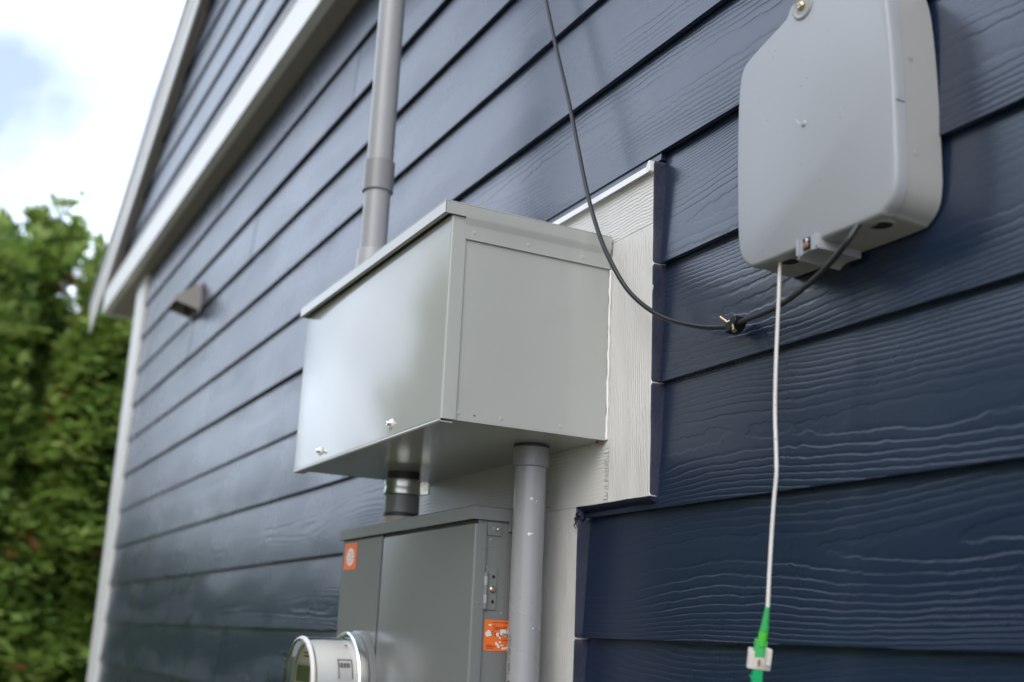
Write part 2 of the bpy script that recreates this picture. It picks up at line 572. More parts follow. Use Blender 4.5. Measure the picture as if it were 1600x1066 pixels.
# corner board, band, soffit
box('corner_board', 'white', house, -4.92, -4.685, TF - 0.004, 0.02, GZ + 0.1, 1.4185, bevel=0.003)
box('corner_board', 'white', house, -4.925, -4.90, 0.0205, 0.16, GZ + 0.1, 1.4185, bevel=0.003)
band = box('band_board', 'white', house, -5.70, 6.3, -0.084, -0.046, 1.421, 1.562, bevel=0.003)
box('band_underside', 'soffit', house, -5.66, 6.25, -0.0455, 0.03, 1.4235, 1.437)
box('band_flashing', 'white', house, -5.70, 6.3, -0.088, -0.04, 1.5645, 1.567)
box('eave_soffit', 'soffit', house, -5.66, -4.87, 0.0305, 7.2, 1.4215, 1.436)
box('fascia_board', 'white', house, -5.70, -5.664, -0.045, 7.3, 1.415, 1.60, bevel=0.003)

# rake boards and roof
XE, XR = -6.10, 1.0
def rakepiece(name, mat, y0, y1, c0, c1, xe, mirror=True, bev=0.0):
    for s_ in (1, -1):
        f = (lambda u, v, t: (u, t, v)) if s_ == 1 else (lambda u, v, t: (2 * XR - u, t, v))
        MB().prism([(xe, S_ * xe + c0), (XR, S_ * XR + c0), (XR, S_ * XR + c1), (xe, S_ * xe + c1)], y0, y1, f).build(name, mat, house, bevel=bev)
rakepiece('rake_soffit', 'soffit', -0.0880, 0.2, RC + 0.020, RC + 0.032, -5.62, bev=0)
rakepiece('rake_board', 'white', -0.100, -0.0885, RC, RC + 0.205, XE)
rakepiece('rake_moulding', 'white', -0.1085, -0.1003, RC + 0.115, RC + 0.207, XE - 0.03)
rakepiece('roof_slab', 'shingle', -0.118, 7.3, RC + 0.2095, RC + 0.245, XE - 0.05)

# white mounting surround behind the electrical boxes
def board(x0, x1, y0, y1, z0, z1, mat, bev=0.002):
    return box('trim_board', mat, house, x0, x1, y0, y1, z0, z1, bevel=bev)
board(-0.90, 0.0055, TF + 0.001, 0.018, 0.2415, 0.3300, 'trim_h')
board(-0.1035, 0.0070, TF - 0.002, 0.018, -0.163, 0.2400, 'trim_v')
board(-0.90, -0.1037, TF, 0.0177, -0.1625, 0.2400, 'trim_h')
board(-0.90, -0.1870, TF + 0.001, 0.018, GZ + 0.3, -0.1600, 'trim_v')
fl = MB()
fl.prism([(0.012, 0.3325), (-0.0150, 0.3325), (-0.0170, 0.3215), (-0.0158, 0.3215), (-0.0140, 0.3312), (0.012, 0.3312)], -0.905, 0.0060, lambda u, v, t: (t, u, v))
fl.build('trim_flashing', 'white', house)
fl = MB()
fl.prism([(-0.004, 0.330), (0.0014, 0.3385), (0.0054, 0.3385), (0.0062, 0.322), (0.002, 0.320)], -0.0180, 0.001, lambda u, v, t: (u, t, v))
fl.build('flashing_tab', 'white', house, bevel=0.0008)

# caulk beads: wavy fillets following the plank steps
def bead(name, pts, prof_at, seed, mat='caulk'):
    """pts: stations; prof_at(i, noise) -> list of 3D points (closed section)"""
    mb = MB(); rg = random.Random(seed)
    rings = []
    for i, p_ in enumerate(pts):
        rings.append([mb.bm.verts.new(q) for q in prof_at(p_, rg)])
    for A, B in zip(rings, rings[1:]):
        n = len(A)
        for a in range(n):
            b = (a + 1) % n
            mb.bm.faces.new((A[a], A[b], B[b], B[a]))
    mb.bm.faces.new(rings[0][::-1]); mb.bm.faces.new(rings[-1])
    return autosmooth(mb.build(name, mat, house), 50)

def vbead(x, z0, z1, zplank, seed, mat='caulk', w=0.0042):
    n = max(6, int((z1 - z0) / 0.004))
    st = [z0 + (z1 - z0) * i / n for i in range(n + 1)]
    ph = seed * 1.7
    def sec(z, rg):
        yb = (z - zplank) * 0.0122 / 0.2
        wv = 0.00035 * math.sin(z * 31 + ph) + 0.0002 * math.sin(z * 83 + ph * 2) + rg.uniform(-0.00012, 0.00012)
        end = min(1.0, (z - z0 + 0.002) / 0.006, (z1 - z + 0.002) / 0.006)
        a = x - 0.0005 + wv * 0.7
        ww = w + wv
        return [(a, TF - 0.0018 * end, z), (a + 0.0018 + wv, TF + 0.0008, z),
                (a + ww * 0.75, yb - 0.0030 * end, z), (a + ww, yb - 0.0012 * end, z), (a + ww + 0.0006, yb + 0.003, z), (a - 0.001, yb + 0.004, z)]
    return bead('caulk_bead', st, sec, seed, mat)
for k, z0, z1 in ((1, 0.179, 0.338), (0, 0.001, 0.1765), (-1, -0.160, -0.0015)):
    vbead(0.0070, z0, z1, k * E_, 11 + k)
for k in range(-11, -1):
    z0, z1 = k * E_ + 0.001, min((k + 1) * E_ - 0.0015, -0.180)
    vbead(-0.1868, z0, z1, k * E_, 31 + k)
def hbead(x0, x1, z, seed, depth=0.011):
    n = int((x1 - x0) / 0.004)
    st = [x0 + (x1 - x0) * i / n for i in range(n + 1)]
    def sec(x, rg):
        wv = 0.0004 * math.sin(x * 37 + seed) + 0.0002 * math.sin(x * 97) + rg.uniform(-0.0002, 0.0002)
        return [(x, TF - 0.0022, z + 0.0010 + wv), (x, TF - 0.0012, z - 0.002), (x, -0.0045, z - 0.0065 + wv), (x, 0.003, z - 0.007), (x, 0.003, z)]
    return bead('caulk_bead', st, sec, seed)
hbead(-0.1925, 0.008, -0.1630, 3)
# ragged blob of sealant at the inner corner
rg = random.Random(5)
mb = MB()
bmesh.ops.create_icosphere(mb.bm, subdivisions=3, radius=1.0)
for v in mb.bm.verts:
    q = v.co.copy()
    s_ = 1 + 0.30 * math.sin(q.x * 7 + 1) * math.sin(q.z * 9) + rg.uniform(-0.10, 0.10)
    v.co = Vector((-0.1870 + q.x * 0.0075 * s_, -0.005 + q.y * 0.008 * s_, -0.1725 + q.z * 0.0105 * s_))
autosmooth(mb.build('sealant_blob', 'caulk', house), 60)
mb = MB()
for i in range(9):
    a = Vector((-0.192 + rg.uniform(-0.003, 0.004), -0.0095, -0.181 + rg.uniform(-0.006, 0.008)))
    mb.tube(catmull([a, a + Vector((rg.uniform(-0.004, 0.003), -0.003, rg.uniform(-0.006, 0.001))), a + Vector((rg.uniform(-0.004, 0.006), -0.001, rg.uniform(-0.011, -0.005)))], 4), 0.0005, 5)
mb.build('sealant_shreds', 'caulk', house)
# white sealant line down the junction box side
def wbead(x, y, z0, z1, seed, r=0.0022):
    rg = random.Random(seed)
    pts = [(x + rg.uniform(-0.0012, 0.0012), y, z0 + (z1 - z0) * i / 40) for i in range(41)]
    return autosmooth(MB().tube(pts, [r * rg.uniform(0.7, 1.25) for _ in pts], 8).build('caulk_bead', 'white', house), 60)
wbead(-0.1085, TF - 0.002, -0.068, 0.197, 4)
mb = MB()
for i in range(60):
    a = Vector((-0.1035 + rg.uniform(-0.003, 0.001), TF - 0.0008, rg.uniform(-0.158, -0.078)))
    mb.tube([a, a + Vector((rg.uniform(-0.012, -0.003), rg.uniform(-0.0006, 0.0006), rg.uniform(-0.002, 0.002)))], [0.0005, 0.0003], 5)
mb.build('brush_marks', 'white', house)

# ------------------------------------------------------------------ vent hood
vh = thing('vent_hood', 'small taupe dryer vent hood low on the far end of the wall', 'vent', (-3.42, 0, 0.90))
mb = MB()
x0, x1, zt, zb = -3.44, -3.28, 0.995, 0.885
mb.prism([(-0.004, zt), (-0.030, zt - 0.006), (-0.100, zb + 0.045), (-0.100, zb + 0.030), (-0.096, zb + 0.030), (-0.096, zb + 0.041), (-0.030, zt - 0.013), (-0.004, zt - 0.008)], x0, x1, lambda u, v, t: (t, u, v))
for xa, xb in ((x0 - 0.003, x0 + 0.002), (x1 - 0.002, x1 + 0.003)):
    mb.prism([(-0.004, zt), (-0.030, zt - 0.006), (-0.100, zb + 0.045), (-0.097, zb + 0.028), (-0.004, zb + 0.004)], xa, xb, lambda u, v, t: (t, u, v))
mb.build('hood', 'vent', vh)
box('back_plate', 'vent', vh, x0 - 0.012, x1 + 0.012, -0.0035, 0.002, zb - 0.01, zt + 0.012, bevel=0.001)
box('damper_flap', 'rubber', vh, x0 + 0.01, x1 - 0.01, -0.03, -0.026, zb + 0.012, zt - 0.03)

# ------------------------------------------------------------------ junction box
BX0, BX1, BYF, BYB, BZ0, BZ1 = -0.786, -0.1105, -0.2765, -0.0115, -0.069, 0.224
jb = thing('junction_box', 'large pale grey sheet-metal junction box with overhanging lid', 'junction box', (-0.45, -0.02, BZ0))
mb = MB()      # five-sided tray: bottom, two ends, back; front closed by the cover
mb.box(BX0 + 0.002, BX1, BYF, BYB, BZ0, BZ0 + 0.002)
mb.box(BX0, BX0 + 0.002, BYF, BYB, BZ0, BZ1 + 0.02)
mb.box(BX1 - 0.002, BX1, BYF, BYB, BZ0 + 0.0021, BZ1 + 0.02)
mb.box(BX0 + 0.002, BX1 - 0.0021, BYB - 0.002, BYB, BZ0 + 0.0021, BZ1 + 0.02)
mb.build('tray', 'boxpaint', jb)
# cover: front sheet folded round both ends and under
mb = MB()
th = 0.0016
def foldprof(xa, xb, yf, yr):
    r = 0.003; t = th; out = []
    def arc(cx, cy, rad, a0, a1, n=4):
        return [(cx + rad * math.cos(a0 + (a1 - a0) * i / n), cy + rad * math.sin(a0 + (a1 - a0) * i / n)) for i in range(n + 1)]
    o_ = [(xa, yr)] + arc(xa + r, yf + r, r, math.pi, 1.5 * math.pi) + arc(xb - r, yf + r, r, 1.5 * math.pi, 2 * math.pi) + [(xb, yr)]
    i_ = [(xb - t, yr)] + arc(xb - r, yf + r, r - t, 2 * math.pi, 1.5 * math.pi) + arc(xa + r, yf + r, r - t, 1.5 * math.pi, math.pi) + [(xa + t, yr)]
    return o_ + i_
mb.prism(foldprof(BX0 - 0.0025, BX1 + 0.0028, -0.2830, -0.2595), BZ0 - 0.0002, 0.2310, lambda u, v, t: (u, v, t))
cov = autosmooth(mb.build('cover', 'boxpaint', jb), 25)
mb = MB()
mb.prism([(-0.2830, BZ0 + 0.0005), (-0.2830, BZ0 - 0.0030), (-0.2810, BZ0 - 0.0048), (-0.2635, BZ0 - 0.0048), (-0.2635, BZ0 - 0.0032), (-0.2802, BZ0 - 0.0032), (-0.2815, BZ0 - 0.0018), (-0.2815, BZ0 + 0.0005)], BX0 - 0.001, BX1 + 0.0005, lambda u, v, t: (t, u, v))
autosmooth(mb.build('bottom_lip', 'boxpaint', cov), 25)
# lid: top sheet, front lip, end flanges with a joggle
mb = MB()
LZ0, LZ1 = 0.2315, 0.2510
mb.box(BX0 - 0.007, BX1 + 0.007, -0.296, BYB, LZ1 - 0.002, LZ1)
mb.box(BX0 - 0.007, BX1 + 0.007, -0.296, -0.2942, LZ0, LZ1 - 0.0021)
mb.box(BX0 - 0.005, BX1 + 0.005, -0.2941, -0.2885, LZ0, LZ0 + 0.0012)
mb.box(BX0 - 0.007, BX0 - 0.0052, -0.2941, BYB, LZ0, LZ1 - 0.0021)
lid = mb.build('lid', 'boxpaint', jb, bevel=0.0009)
mb = MB()
a = BX1
prof = [(a + 0.007, LZ1 - 0.0022), (a + 0.007, LZ0 + 0.001), (a + 0.0066, LZ0 - 0.003), (a + 0.0034, LZ0 - 0.0095), (a + 0.0030, LZ0 - 0.0125), (a + 0.0030, 0.1985), (a + 0.0008, 0.1985), (a + 0.0008, LZ0 - 0.010), (a + 0.0050, LZ0 + 0.001), (a + 0.0050, LZ1 - 0.0022)]
mb.prism(prof, -0.2625, BYB - 0.001, lambda u, v, t: (u, t, v))
mb.prism([(a + 0.007, LZ1 - 0.0022), (a + 0.007, LZ0 - 0.0005), (a + 0.0052, LZ0 - 0.0005), (a + 0.0052, LZ1 - 0.0022)], -0.2958, -0.2626, lambda u, v, t: (u, t, v))
autosmooth(mb.build('end_flange', 'boxpaint', lid), 22)
def dimple(p, n, r, h, name, mat, parent):
    return lathe(name, mat, parent, [(0, h), (r * 0.45, h * 0.92), (r * 0.8, h * 0.55), (r, 0)], p, n, 16)
for y_, z_ in ((-0.246, 0.2105), (-0.156, 0.2095), (-0.062, 0.2085)):
    dimple((BX1 + 0.0030, y_, z_), (1, 0, 0), 0.0036, 0.0005, 'rivet', 'boxpaint', jb)
for y_, z_ in ((-0.254, -0.0585), (-0.187, -0.0580), (-0.090, -0.057)):
    dimple((BX1, y_, z_), (1, 0, 0), 0.0034, 0.0005, 'rivet', 'boxpaint', jb)
dimple((BX1, -0.230, -0.0590), (1, 0, 0), 0.0016, 0.0012, 'paint_chip', 'rust', jb)
for x_ in (-0.292, -0.632):
    z_ = -0.051
    lathe('seal_washer', 'label_white', jb, [(0, 0.0022), (0.0068, 0.0020), (0.0078, 0.0008), (0.0079, 0)], (x_, -0.2830, z_), (0, -1, 0), 20)
    sw = lathe('screw', 'steel', jb, [(0, 0.0085), (0.0036, 0.0083), (0.0042, 0.0070), (0.0042, 0.0032), (0.0062, 0.0030), (0.0062, 0.0020)], (x_, -0.2830, z_), (0, -1, 0), 12)
    box('screw_slot', 'ink', sw, x_ - 0.0035, x_ + 0.0035, -0.2917, -0.2913, z_ - 0.0005, z_ + 0.0005)
box('drain_tab', 'boxpaint', jb, -0.560, -0.548, -0.268, -0.2570, BZ0 - 0.0062, BZ0 - 0.0002)
box('foot_bolt', 'rust', jb, -0.125, -0.117, -0.020, -0.0115, BZ0 - 0.004, BZ0 - 0.0001)

# ------------------------------------------------------------------ conduits
def pipe(name, label, x, y, segs, base, grp=None):
    t = thing(name, label, 'conduit', (x, y, base))
    for nm, mat, prof in segs:
        lathe(nm, mat, t, prof, (x, y, 0), (0, 0, 1), 56)
    return t
def ring(r0, r1, z0, z1, c=0.0012):
    return [(r0, z0), (r1 - c, z0), (r1, z0 + c), (r1, z1 - c), (r1 - c, z1), (r0, z1)]

rx, ry, rr = -0.2235, -0.0760, 0.0243
rc = pipe('conduit', 'long grey plastic conduit rising into the junction box underside beside the meter panel', rx, ry, [
    ('pipe', 'pvc', [(0, GZ - 0.1), (rr, GZ - 0.1), (rr, -0.085), (0, -0.085)]),
    ('bell_fitting', 'pvc_dark', ring(rr - 0.001, rr + 0.0036, -0.1045, -0.0735)),
    ('lock_ring', 'rubber', ring(0.001, rr + 0.0042, -0.0732, -0.0706, 0.0004))], GZ)
# printed lettering on the pipe
cam_ang = math.atan2(CAM.y - ry, CAM.x - rx)
def onpipe(a0, z0):
    def f(u, v):
        a = a0 - v / rr
        return Vector((rx + (rr + 0.00025) * math.cos(a), ry + (rr + 0.00025) * math.sin(a), z0 + u))
    return f
a_txt = cam_ang - R_(52)
text_mesh('Made in the U.S.A.', 0.0078, onpipe(a_txt, -0.412), 'ink', 'print', rc)
for zz in (-0.4255, -0.4225):
    mb = MB()
    for dz in (0.0, 0.0011):
        f = onpipe(a_txt, 0)
        mb.poly([f(zz + dz, -0.001), f(zz + dz + 0.0016, -0.001), f(zz + dz + 0.0016, 0.0045), f(zz + dz, 0.0045)])
        break
    mb.build('print', 'ink', rc)
# splashes of white paint on the pipe
rg = random.Random(9)
for a_, z_, r_ in ((8, -0.155, 0.0022), (14, -0.207, 0.0014), (26, -0.158, 0.0012), (32, -0.345, 0.0012), (4, -0.208, 0.0026)):
    aa = cam_ang + R_(a_)
    n_ = Vector((math.cos(aa), math.sin(aa), 0))
    dimple(Vector((rx, ry, z_)) + n_ * (rr - 0.0001), n_, r_, 0.0006, 'paint_splash', 'white', rc)

ux, uy, ur = -0.728, -0.180, 0.0268
pipe('riser_conduit', 'grey plastic riser conduit with a belled joint above the junction box lid', ux, uy, [
    ('pipe', 'pvc', [(0, 0.2515), (ur - 0.0005, 0.2515), (ur - 0.0005, 0.515), (0, 0.515)]),
    ('upper_pipe', 'pvc', [(0, 0.52), (ur, 0.52), (ur, 3.62), (0, 3.62)]),
    ('bell_joint', 'pvc_dark', ring(0.002, ur + 0.0042, 0.497, 0.562)),
    ('hub', 'pvc', [(0.002, 0.2515), (0.040, 0.2515), (0.040, 0.262), (0.033, 0.267), (0.0318, 0.368), (0.0305, 0.372), (0.002, 0.372)])], 0.249)

mx_, my_ = -0.660, -0.110
mid = pipe('nipple_conduit', 'short dark nipple with a zinc clamp between the junction box and meter panel', mx_, my_, [
    ('sleeve', 'rubber', [(0, -0.112), (0.0305, -0.112), (0.0305, -0.0695), (0, -0.0695)]),
    ('coupling', 'pvc_dark', ring(0.002, 0.0325, -0.1455, -0.1125, 0.001)),
    ('coupling_edge', 'rubber', ring(0.002, 0.0330, -0.1510, -0.1460, 0.0006)),
    ('pipe', 'pvc_pink', [(0, -0.170), (0.0310, -0.170), (0.0310, -0.1515), (0, -0.1515)])], -0.17)
for zc in (-0.0975,):
    cl = lathe('clamp', 'zinc', mid, [(0.0317, zc - 0.0135), (0.0345, zc - 0.0135), (0.0353, zc - 0.009), (0.0341, zc - 0.002), (0.0341, zc + 0.002), (0.0353, zc + 0.009), (0.0345, zc + 0.0135), (0.0317, zc + 0.0135)], (mx_, my_, 0), (0, 0, 1), 48)
    ed = Vector((0.52, 0.854, 0)); en = Vector((0.854, -0.52, 0)); pc = Vector((mx_, my_, 0))
    for o0, o1 in ((-0.0065, -0.0035), (0.0035, 0.0065)):
        MB().prism([(0.031, zc - 0.0130), (0.049, zc - 0.011), (0.049, zc + 0.011), (0.031, zc + 0.0130)], o0, o1, lambda u, v, t: tuple(pc + ed * u + en * t + Vector((0, 0, v)))).build('clamp_ear', 'zinc', cl, bevel=0.0006)
    lathe('clamp_bolt', 'zinc', cl, [(0, -0.010), (0.0025, -0.010), (0.0025, 0.0066), (0.0055, 0.0066), (0.0055, 0.0115), (0, 0.0115)], tuple(pc + ed * 0.041 + Vector((0, 0, zc))), tuple(en), 10)

# ------------------------------------------------------------------ meter panel
PX0, PX1, PYF, PZ0, PZ1 = -0.850, -0.2545, -0.145, -1.02, -0.186
mp = thing('meter_panel', 'mid grey steel meter and breaker panel below the junction box', 'meter panel', (-0.55, -0.02, PZ0))
box('enclosure', 'panelpaint', mp, PX0, PX1, PYF, -0.034, PZ0, PZ1, bevel=0.001)
for z_ in (PZ0 + 0.08, PZ1 - 0.12):
    box('mounting_rail', 'zinc', mp, PX0 + 0.03, PX1 - 0.12, -0.0339, -0.0092, z_, z_ + 0.04)
box('meter_cover', 'panelpaint', mp, PX0 - 0.001, -0.6430, PYF - 0.0055, PYF - 0.0005, PZ0 + 0.01, PZ1 - 0.0015, bevel=0.0018)
mb = MB()
mb.prism(foldprof(-0.6305, PX1 + 0.0035, PYF - 0.0075, -0.1325), PZ0 + 0.01, PZ1 - 0.0085, lambda u, v, t: (u, v, t))
dr = autosmooth(mb.build('breaker_door', 'panelpaint', mp), 25)
box('door_head', 'panelpaint', dr, -0.629, PX1 + 0.0015, PYF - 0.0058, -0.1335, PZ1 - 0.0105, PZ1 - 0.0090)
box('door_gap_shade', 'rubber', mp, -0.6428, -0.6306, PYF - 0.0049, PYF - 0.0002, PZ0 + 0.011, PZ1 - 0.010)  # dark strip laid in the door gap to draw its shadow line
# rain cap
mb = MB()
CZ1 = -0.1665
mb.box(PX0 - 0.006, PX1 + 0.0055, PYF - 0.012, -0.036, CZ1 - 0.0016, CZ1)
mb.box(PX0 - 0.006, PX1 + 0.0055, PYF - 0.012, PYF - 0.0104, CZ1 - 0.0210, CZ1 - 0.0017)
mb.box(PX1 + 0.0039, PX1 + 0.0055, PYF - 0.0103, -0.095, CZ1 - 0.0210, CZ1 - 0.0017)
mb.box(PX1 + 0.0010, PX1 + 0.0054, -0.0949, -0.050, CZ1 - 0.036, CZ1 - 0.0017)
mb.box(PX0 - 0.006, PX0 - 0.0044, PYF - 0.0103, -0.0215, CZ1 - 0.0210, CZ1 - 0.0017)
mb.build('rain_cap', 'panelpaint', mp, bevel=0.0007)
# knock-out tab, hinge
kt = box('knockout_tab', 'panelpaint', mp, PX1 + 0.0002, PX1 + 0.0022, -0.1305, -0.1065, -0.2100, -0.1895, bevel=0.0006)
dimple((PX1 + 0.0022, -0.1170, -0.2000), (1, 0, 0), 0.0052, 0.0008, 'knockout', 'panelpaint', kt)
dimple((PX1 + 0.0028, -0.1128, -0.2000), (1, 0, 0), 0.0020, 0.0008, 'lead_seal', 'zinc', kt)
hg = box('hinge', 'panelpaint', mp, PX1 + 0.0002, PX1 + 0.0018, -0.1300, -0.1105, -0.3205, -0.2580, bevel=0.0006)
for i, (za, zb_) in enumerate(((-0.3195, -0.3120), (-0.3115, -0.2985), (-0.298, -0.2850), (-0.2845, -0.2715), (-0.271, -0.2655))):
    lathe('knuckle', 'pvc' if i in (1, 3) else 'panelpaint', hg, [(0, za), (0.0030, za), (0.0030, zb_), (0, zb_)], (PX1 + 0.0035, -0.1300, 0), (0, 0, 1), 16)
lathe('hinge_screw', 'brass', hg, [(0, 0.0030), (0.0035, 0.0026), (0.0052, 0.0010), (0.0053, 0)], (PX1 + 0.0018, -0.1172, -0.2905), (1, 0, 0), 20)
for y_, z_ in ((-0.1165, -0.2715), (-0.1165, -0.3085)):
    lathe('screw_hole', 'hole', hg, [(0.0, 0.0002), (0.0016, 0.0002), (0.0022, 0.0008), (0.0026, 0)], (PX1 + 0.0018, y_, z_), (1, 0, 0), 16)
rg = random.Random(21)
for y_, z_ in ((-0.124, -0.216), (-0.120, -0.226), (-0.105, -0.274), (-0.098, -0.298), (-0.100, -0.324), (-0.140, -0.276), (-0.140, -0.312), (-0.125, -0.396), (-0.095, -0.405), (-0.128, -0.258)):
    dimple((PX1, y_, z_) if y_ > -0.132 else (PX1 + 0.0035, y_, z_), (1, 0, 0), 0.0014, 0.0006, 'weld_dimple', 'pvc' if rg.random() < 0.4 else 'panelpaint', mp)
lathe('screw_hole', 'hole', mp, [(0, 0.0003), (0.0014, 0.0003), (0.0016, 0)], (PX1, -0.1310, -0.2310), (1, 0, 0), 12)

def rounded(w, h, r, n=5):
    pts = []
    for cx, cy, a0 in ((w - r, h - r, 0), (r, h - r, 90), (r, r, 180), (w - r, r, 270)):
        pts += [(cx + r * math.cos(R_(a0 + 90 * i / n)), cy + r * math.sin(R_(a0 + 90 * i / n))) for i in range(n + 1)]
    return pts
# orange service label on the side: peeled and scuffed
SY0, SZ0, SX = -0.1275, -0.3800, PX1 + 0.0003
side = lambda off: (lambda u, v: Vector((SX + off, SY0 + u, SZ0 + v)))
mb = MB(); f = side(0.0)
mb.prism(rounded(0.066, 0.0452, 0.003), 0.0, 0.0003, lambda u, v, t: (SX + t, SY0 + u, SZ0 + v))
lb = mb.build('warning_label', 'orange', mp)
lb['label'] = 'scuffed orange service equipment label'
text_mesh('Service', 0.0105, lambda u, v: side(0.0005)(u * 0.95 + 0.0145, v + 0.0305), 'ink', 'lettering', lb)
text_mesh('Equipment', 0.0095, lambda u, v: side(0.0005)(u * 0.95 + 0.0115, v + 0.0225), 'ink', 'lettering', lb)
for (u0, u1, v) in ((0.014, 0.040, 0.0412), (0.004, 0.014, 0.0080), (0.004, 0.020, 0.0058), (0.004, 0.016, 0.0036), (0.030, 0.048, 0.0160), (0.024, 0.050, 0.0052)):
    mb = MB()
    mb.poly([side(0.0005)(u0, v), side(0.0005)(u1, v), side(0.0005)(u1, v + 0.0008), side(0.0005)(u0, v + 0.0008)])
    mb.build('fine_print', 'ink', lb)
rg = random.Random(14)
def tear(cu, cv, ru, rv, off, n=16, name='torn_patch', mat='label_white'):
    mb = MB()
    mb.poly([side(off)(cu + ru * rg.uniform(0.55, 1.15) * math.cos(2 * math.pi * i / n), cv + rv * rg.uniform(0.55, 1.15) * math.sin(2 * math.pi * i / n)) for i in range(n)])
    return mb.build(name, mat, lb)
for i, (a_, b_, c_, d_) in enumerate(((0.007, 0.0250, 0.0062, 0.0055), (0.009, 0.0375, 0.003, 0.002), (0.034, 0.0255, 0.009, 0.0042), (0.043, 0.0335, 0.005, 0.0075), (0.049, 0.0275, 0.005, 0.004), (0.022, 0.0240, 0.003, 0.004))):
    tear(a_, b_, c_, d_, 0.0007 + 0.00008 * i)
mb = MB()
n = 40
for i in range(n):
    if i in (6, 7, 20, 33): continue
    a0, a1 = R_(200 + 280 * i / n), R_(200 + 280 * (i + 1) / n)
    r0, r1 = 0.0125, 0.0125 + 0.0035 * rg.uniform(0.8, 1.2)
    mb.poly([side(0.0006)(0.0335 + r_ * math.cos(a_), 0.0175 + r_ * 0.92 * math.sin(a_)) for r_, a_ in ((r0, a0), (r1, a0), (r1, a1), (r0, a1))])
mb.build('ring_emblem', 'label_white', lb)
for i, (a_, b_, c_, d_) in enumerate(((0.0265, 0.0130, 0.0022, 0.0018), (0.0265, 0.0195, 0.0018, 0.0025), (0.0300, 0.0085, 0.0030, 0.0014))):
    tear(a_, b_, c_, d_, 0.0013 + 0.00008 * i)
box('grey_smear', 'vent', lb, SX + 0.0016, SX + 0.0017, SY0 + 0.030, SY0 + 0.040, SZ0 + 0.0235, SZ0 + 0.0265)

# square orange label with a white round emblem on the meter cover
LY = PYF - 0.0060
mb = MB()
mb.prism(rounded(0.068, 0.0505, 0.003), 0, 0.0003, lambda u, v, t: (-0.836 + u, LY - t, -0.2450 + v))
l2 = mb.build('warning_label', 'orange', mp)
l2['label'] = 'square orange label with white round emblem'
mb = MB()
pts = [(-0.836 + 0.0345 + 0.0205 * math.cos(2 * math.pi * i / 28) * (1 + 0.05 * math.sin(i * 2.3)), LY - 0.0006, -0.2450 + 0.0240 + 0.0170 * math.sin(2 * math.pi * i / 28)) for i in range(28)]
mb.poly(pts)
mb.build('round_emblem', 'label_white', l2)
mb = MB()
for u0, u1, v in ((-0.010, 0.004, 0.0075), (0.001, 0.013, 0.003), (-0.011, 0.0, -0.001), (0.003, 0.014, -0.004), (-0.009, 0.007, -0.009)):
    mb.poly([(-0.8015 + u, LY - 0.0009, -0.221 + v + w_) for u, w_ in ((u0, 0), (u1, 0), (u1, 0.0018), (u0, 0.0018))])
mb.build('emblem_strokes', 'orange', l2)

# ------------------------------------------------------------------ electricity meter
CX, CZ = -0.715, -0.4535
mt = thing('electricity_meter', 'round electricity meter with clear cover and steel ring on the panel front', 'electricity meter', (CX, PYF - 0.005, CZ))
lathe('socket_collar', 'panelpaint', mt, [(0.060, 0.0), (0.097, 0.0), (0.0955, 0.010), (0.086, 0.013), (0.060, 0.013)], (CX, PYF - 0.0060, CZ), (0, -1, 0), 64)
lathe('sealing_ring', 'steel', mt, [(0.078, 0.0135), (0.0925, 0.0135), (0.0935, 0.0155), (0.0935, 0.029), (0.0915, 0.032), (0.0885, 0.031), (0.0885, 0.0285), (0.078, 0.0285)], (CX, PYF - 0.0060, CZ), (0, -1, 0), 72)
lathe('base', 'meter_body', mt, [(0, 0.012), (0.0775, 0.012), (0.0775, 0.070), (0.0765, 0.090), (0.0755, 0.1005), (0.071, 0.1005), (0.071, 0.094), (0, 0.094)], (CX, PYF - 0.0060, CZ), (0, -1, 0), 64)
fp = lathe('face_plate', 'meter_face', mt, [(0, 0.0970), (0.070, 0.0970), (0.070, 0.0942)], (CX, PYF - 0.0060, CZ), (0, -1, 0), 48)
FYp = PYF - 0.0060 - 0.0970
box('display_frame', 'meter_body', fp, CX - 0.043, CX + 0.045, FYp - 0.006, FYp - 0.0004, CZ - 0.012, CZ + 0.038, bevel=0.001)
box('display', 'lcd', fp, CX - 0.034, CX + 0.036, FYp - 0.0068, FYp - 0.0061, CZ + 0.004, CZ + 0.032)
for v_ in (0.053, 0.047):
    MB().box(CX - 0.02, CX + 0.022, FYp - 0.0008, FYp - 0.0003, CZ + v_, CZ + v_ + 0.0018).build('fine_print', 'ink', fp)
lathe('clear_cover', 'clear', mt, [(0.0830, 0.030), (0.0815, 0.105), (0.0800, 0.1120), (0.0760, 0.1150), (0, 0.1165)], (CX, PYF - 0.0060, CZ), (0, -1, 0), 72)
lathe('cover_rim', 'label_white', mt, [(0.0785, 0.1085), (0.0818, 0.1060), (0.0828, 0.1085), (0.0815, 0.1120), (0.0785, 0.1135)], (CX, PYF - 0.0060, CZ), (0, -1, 0), 72)
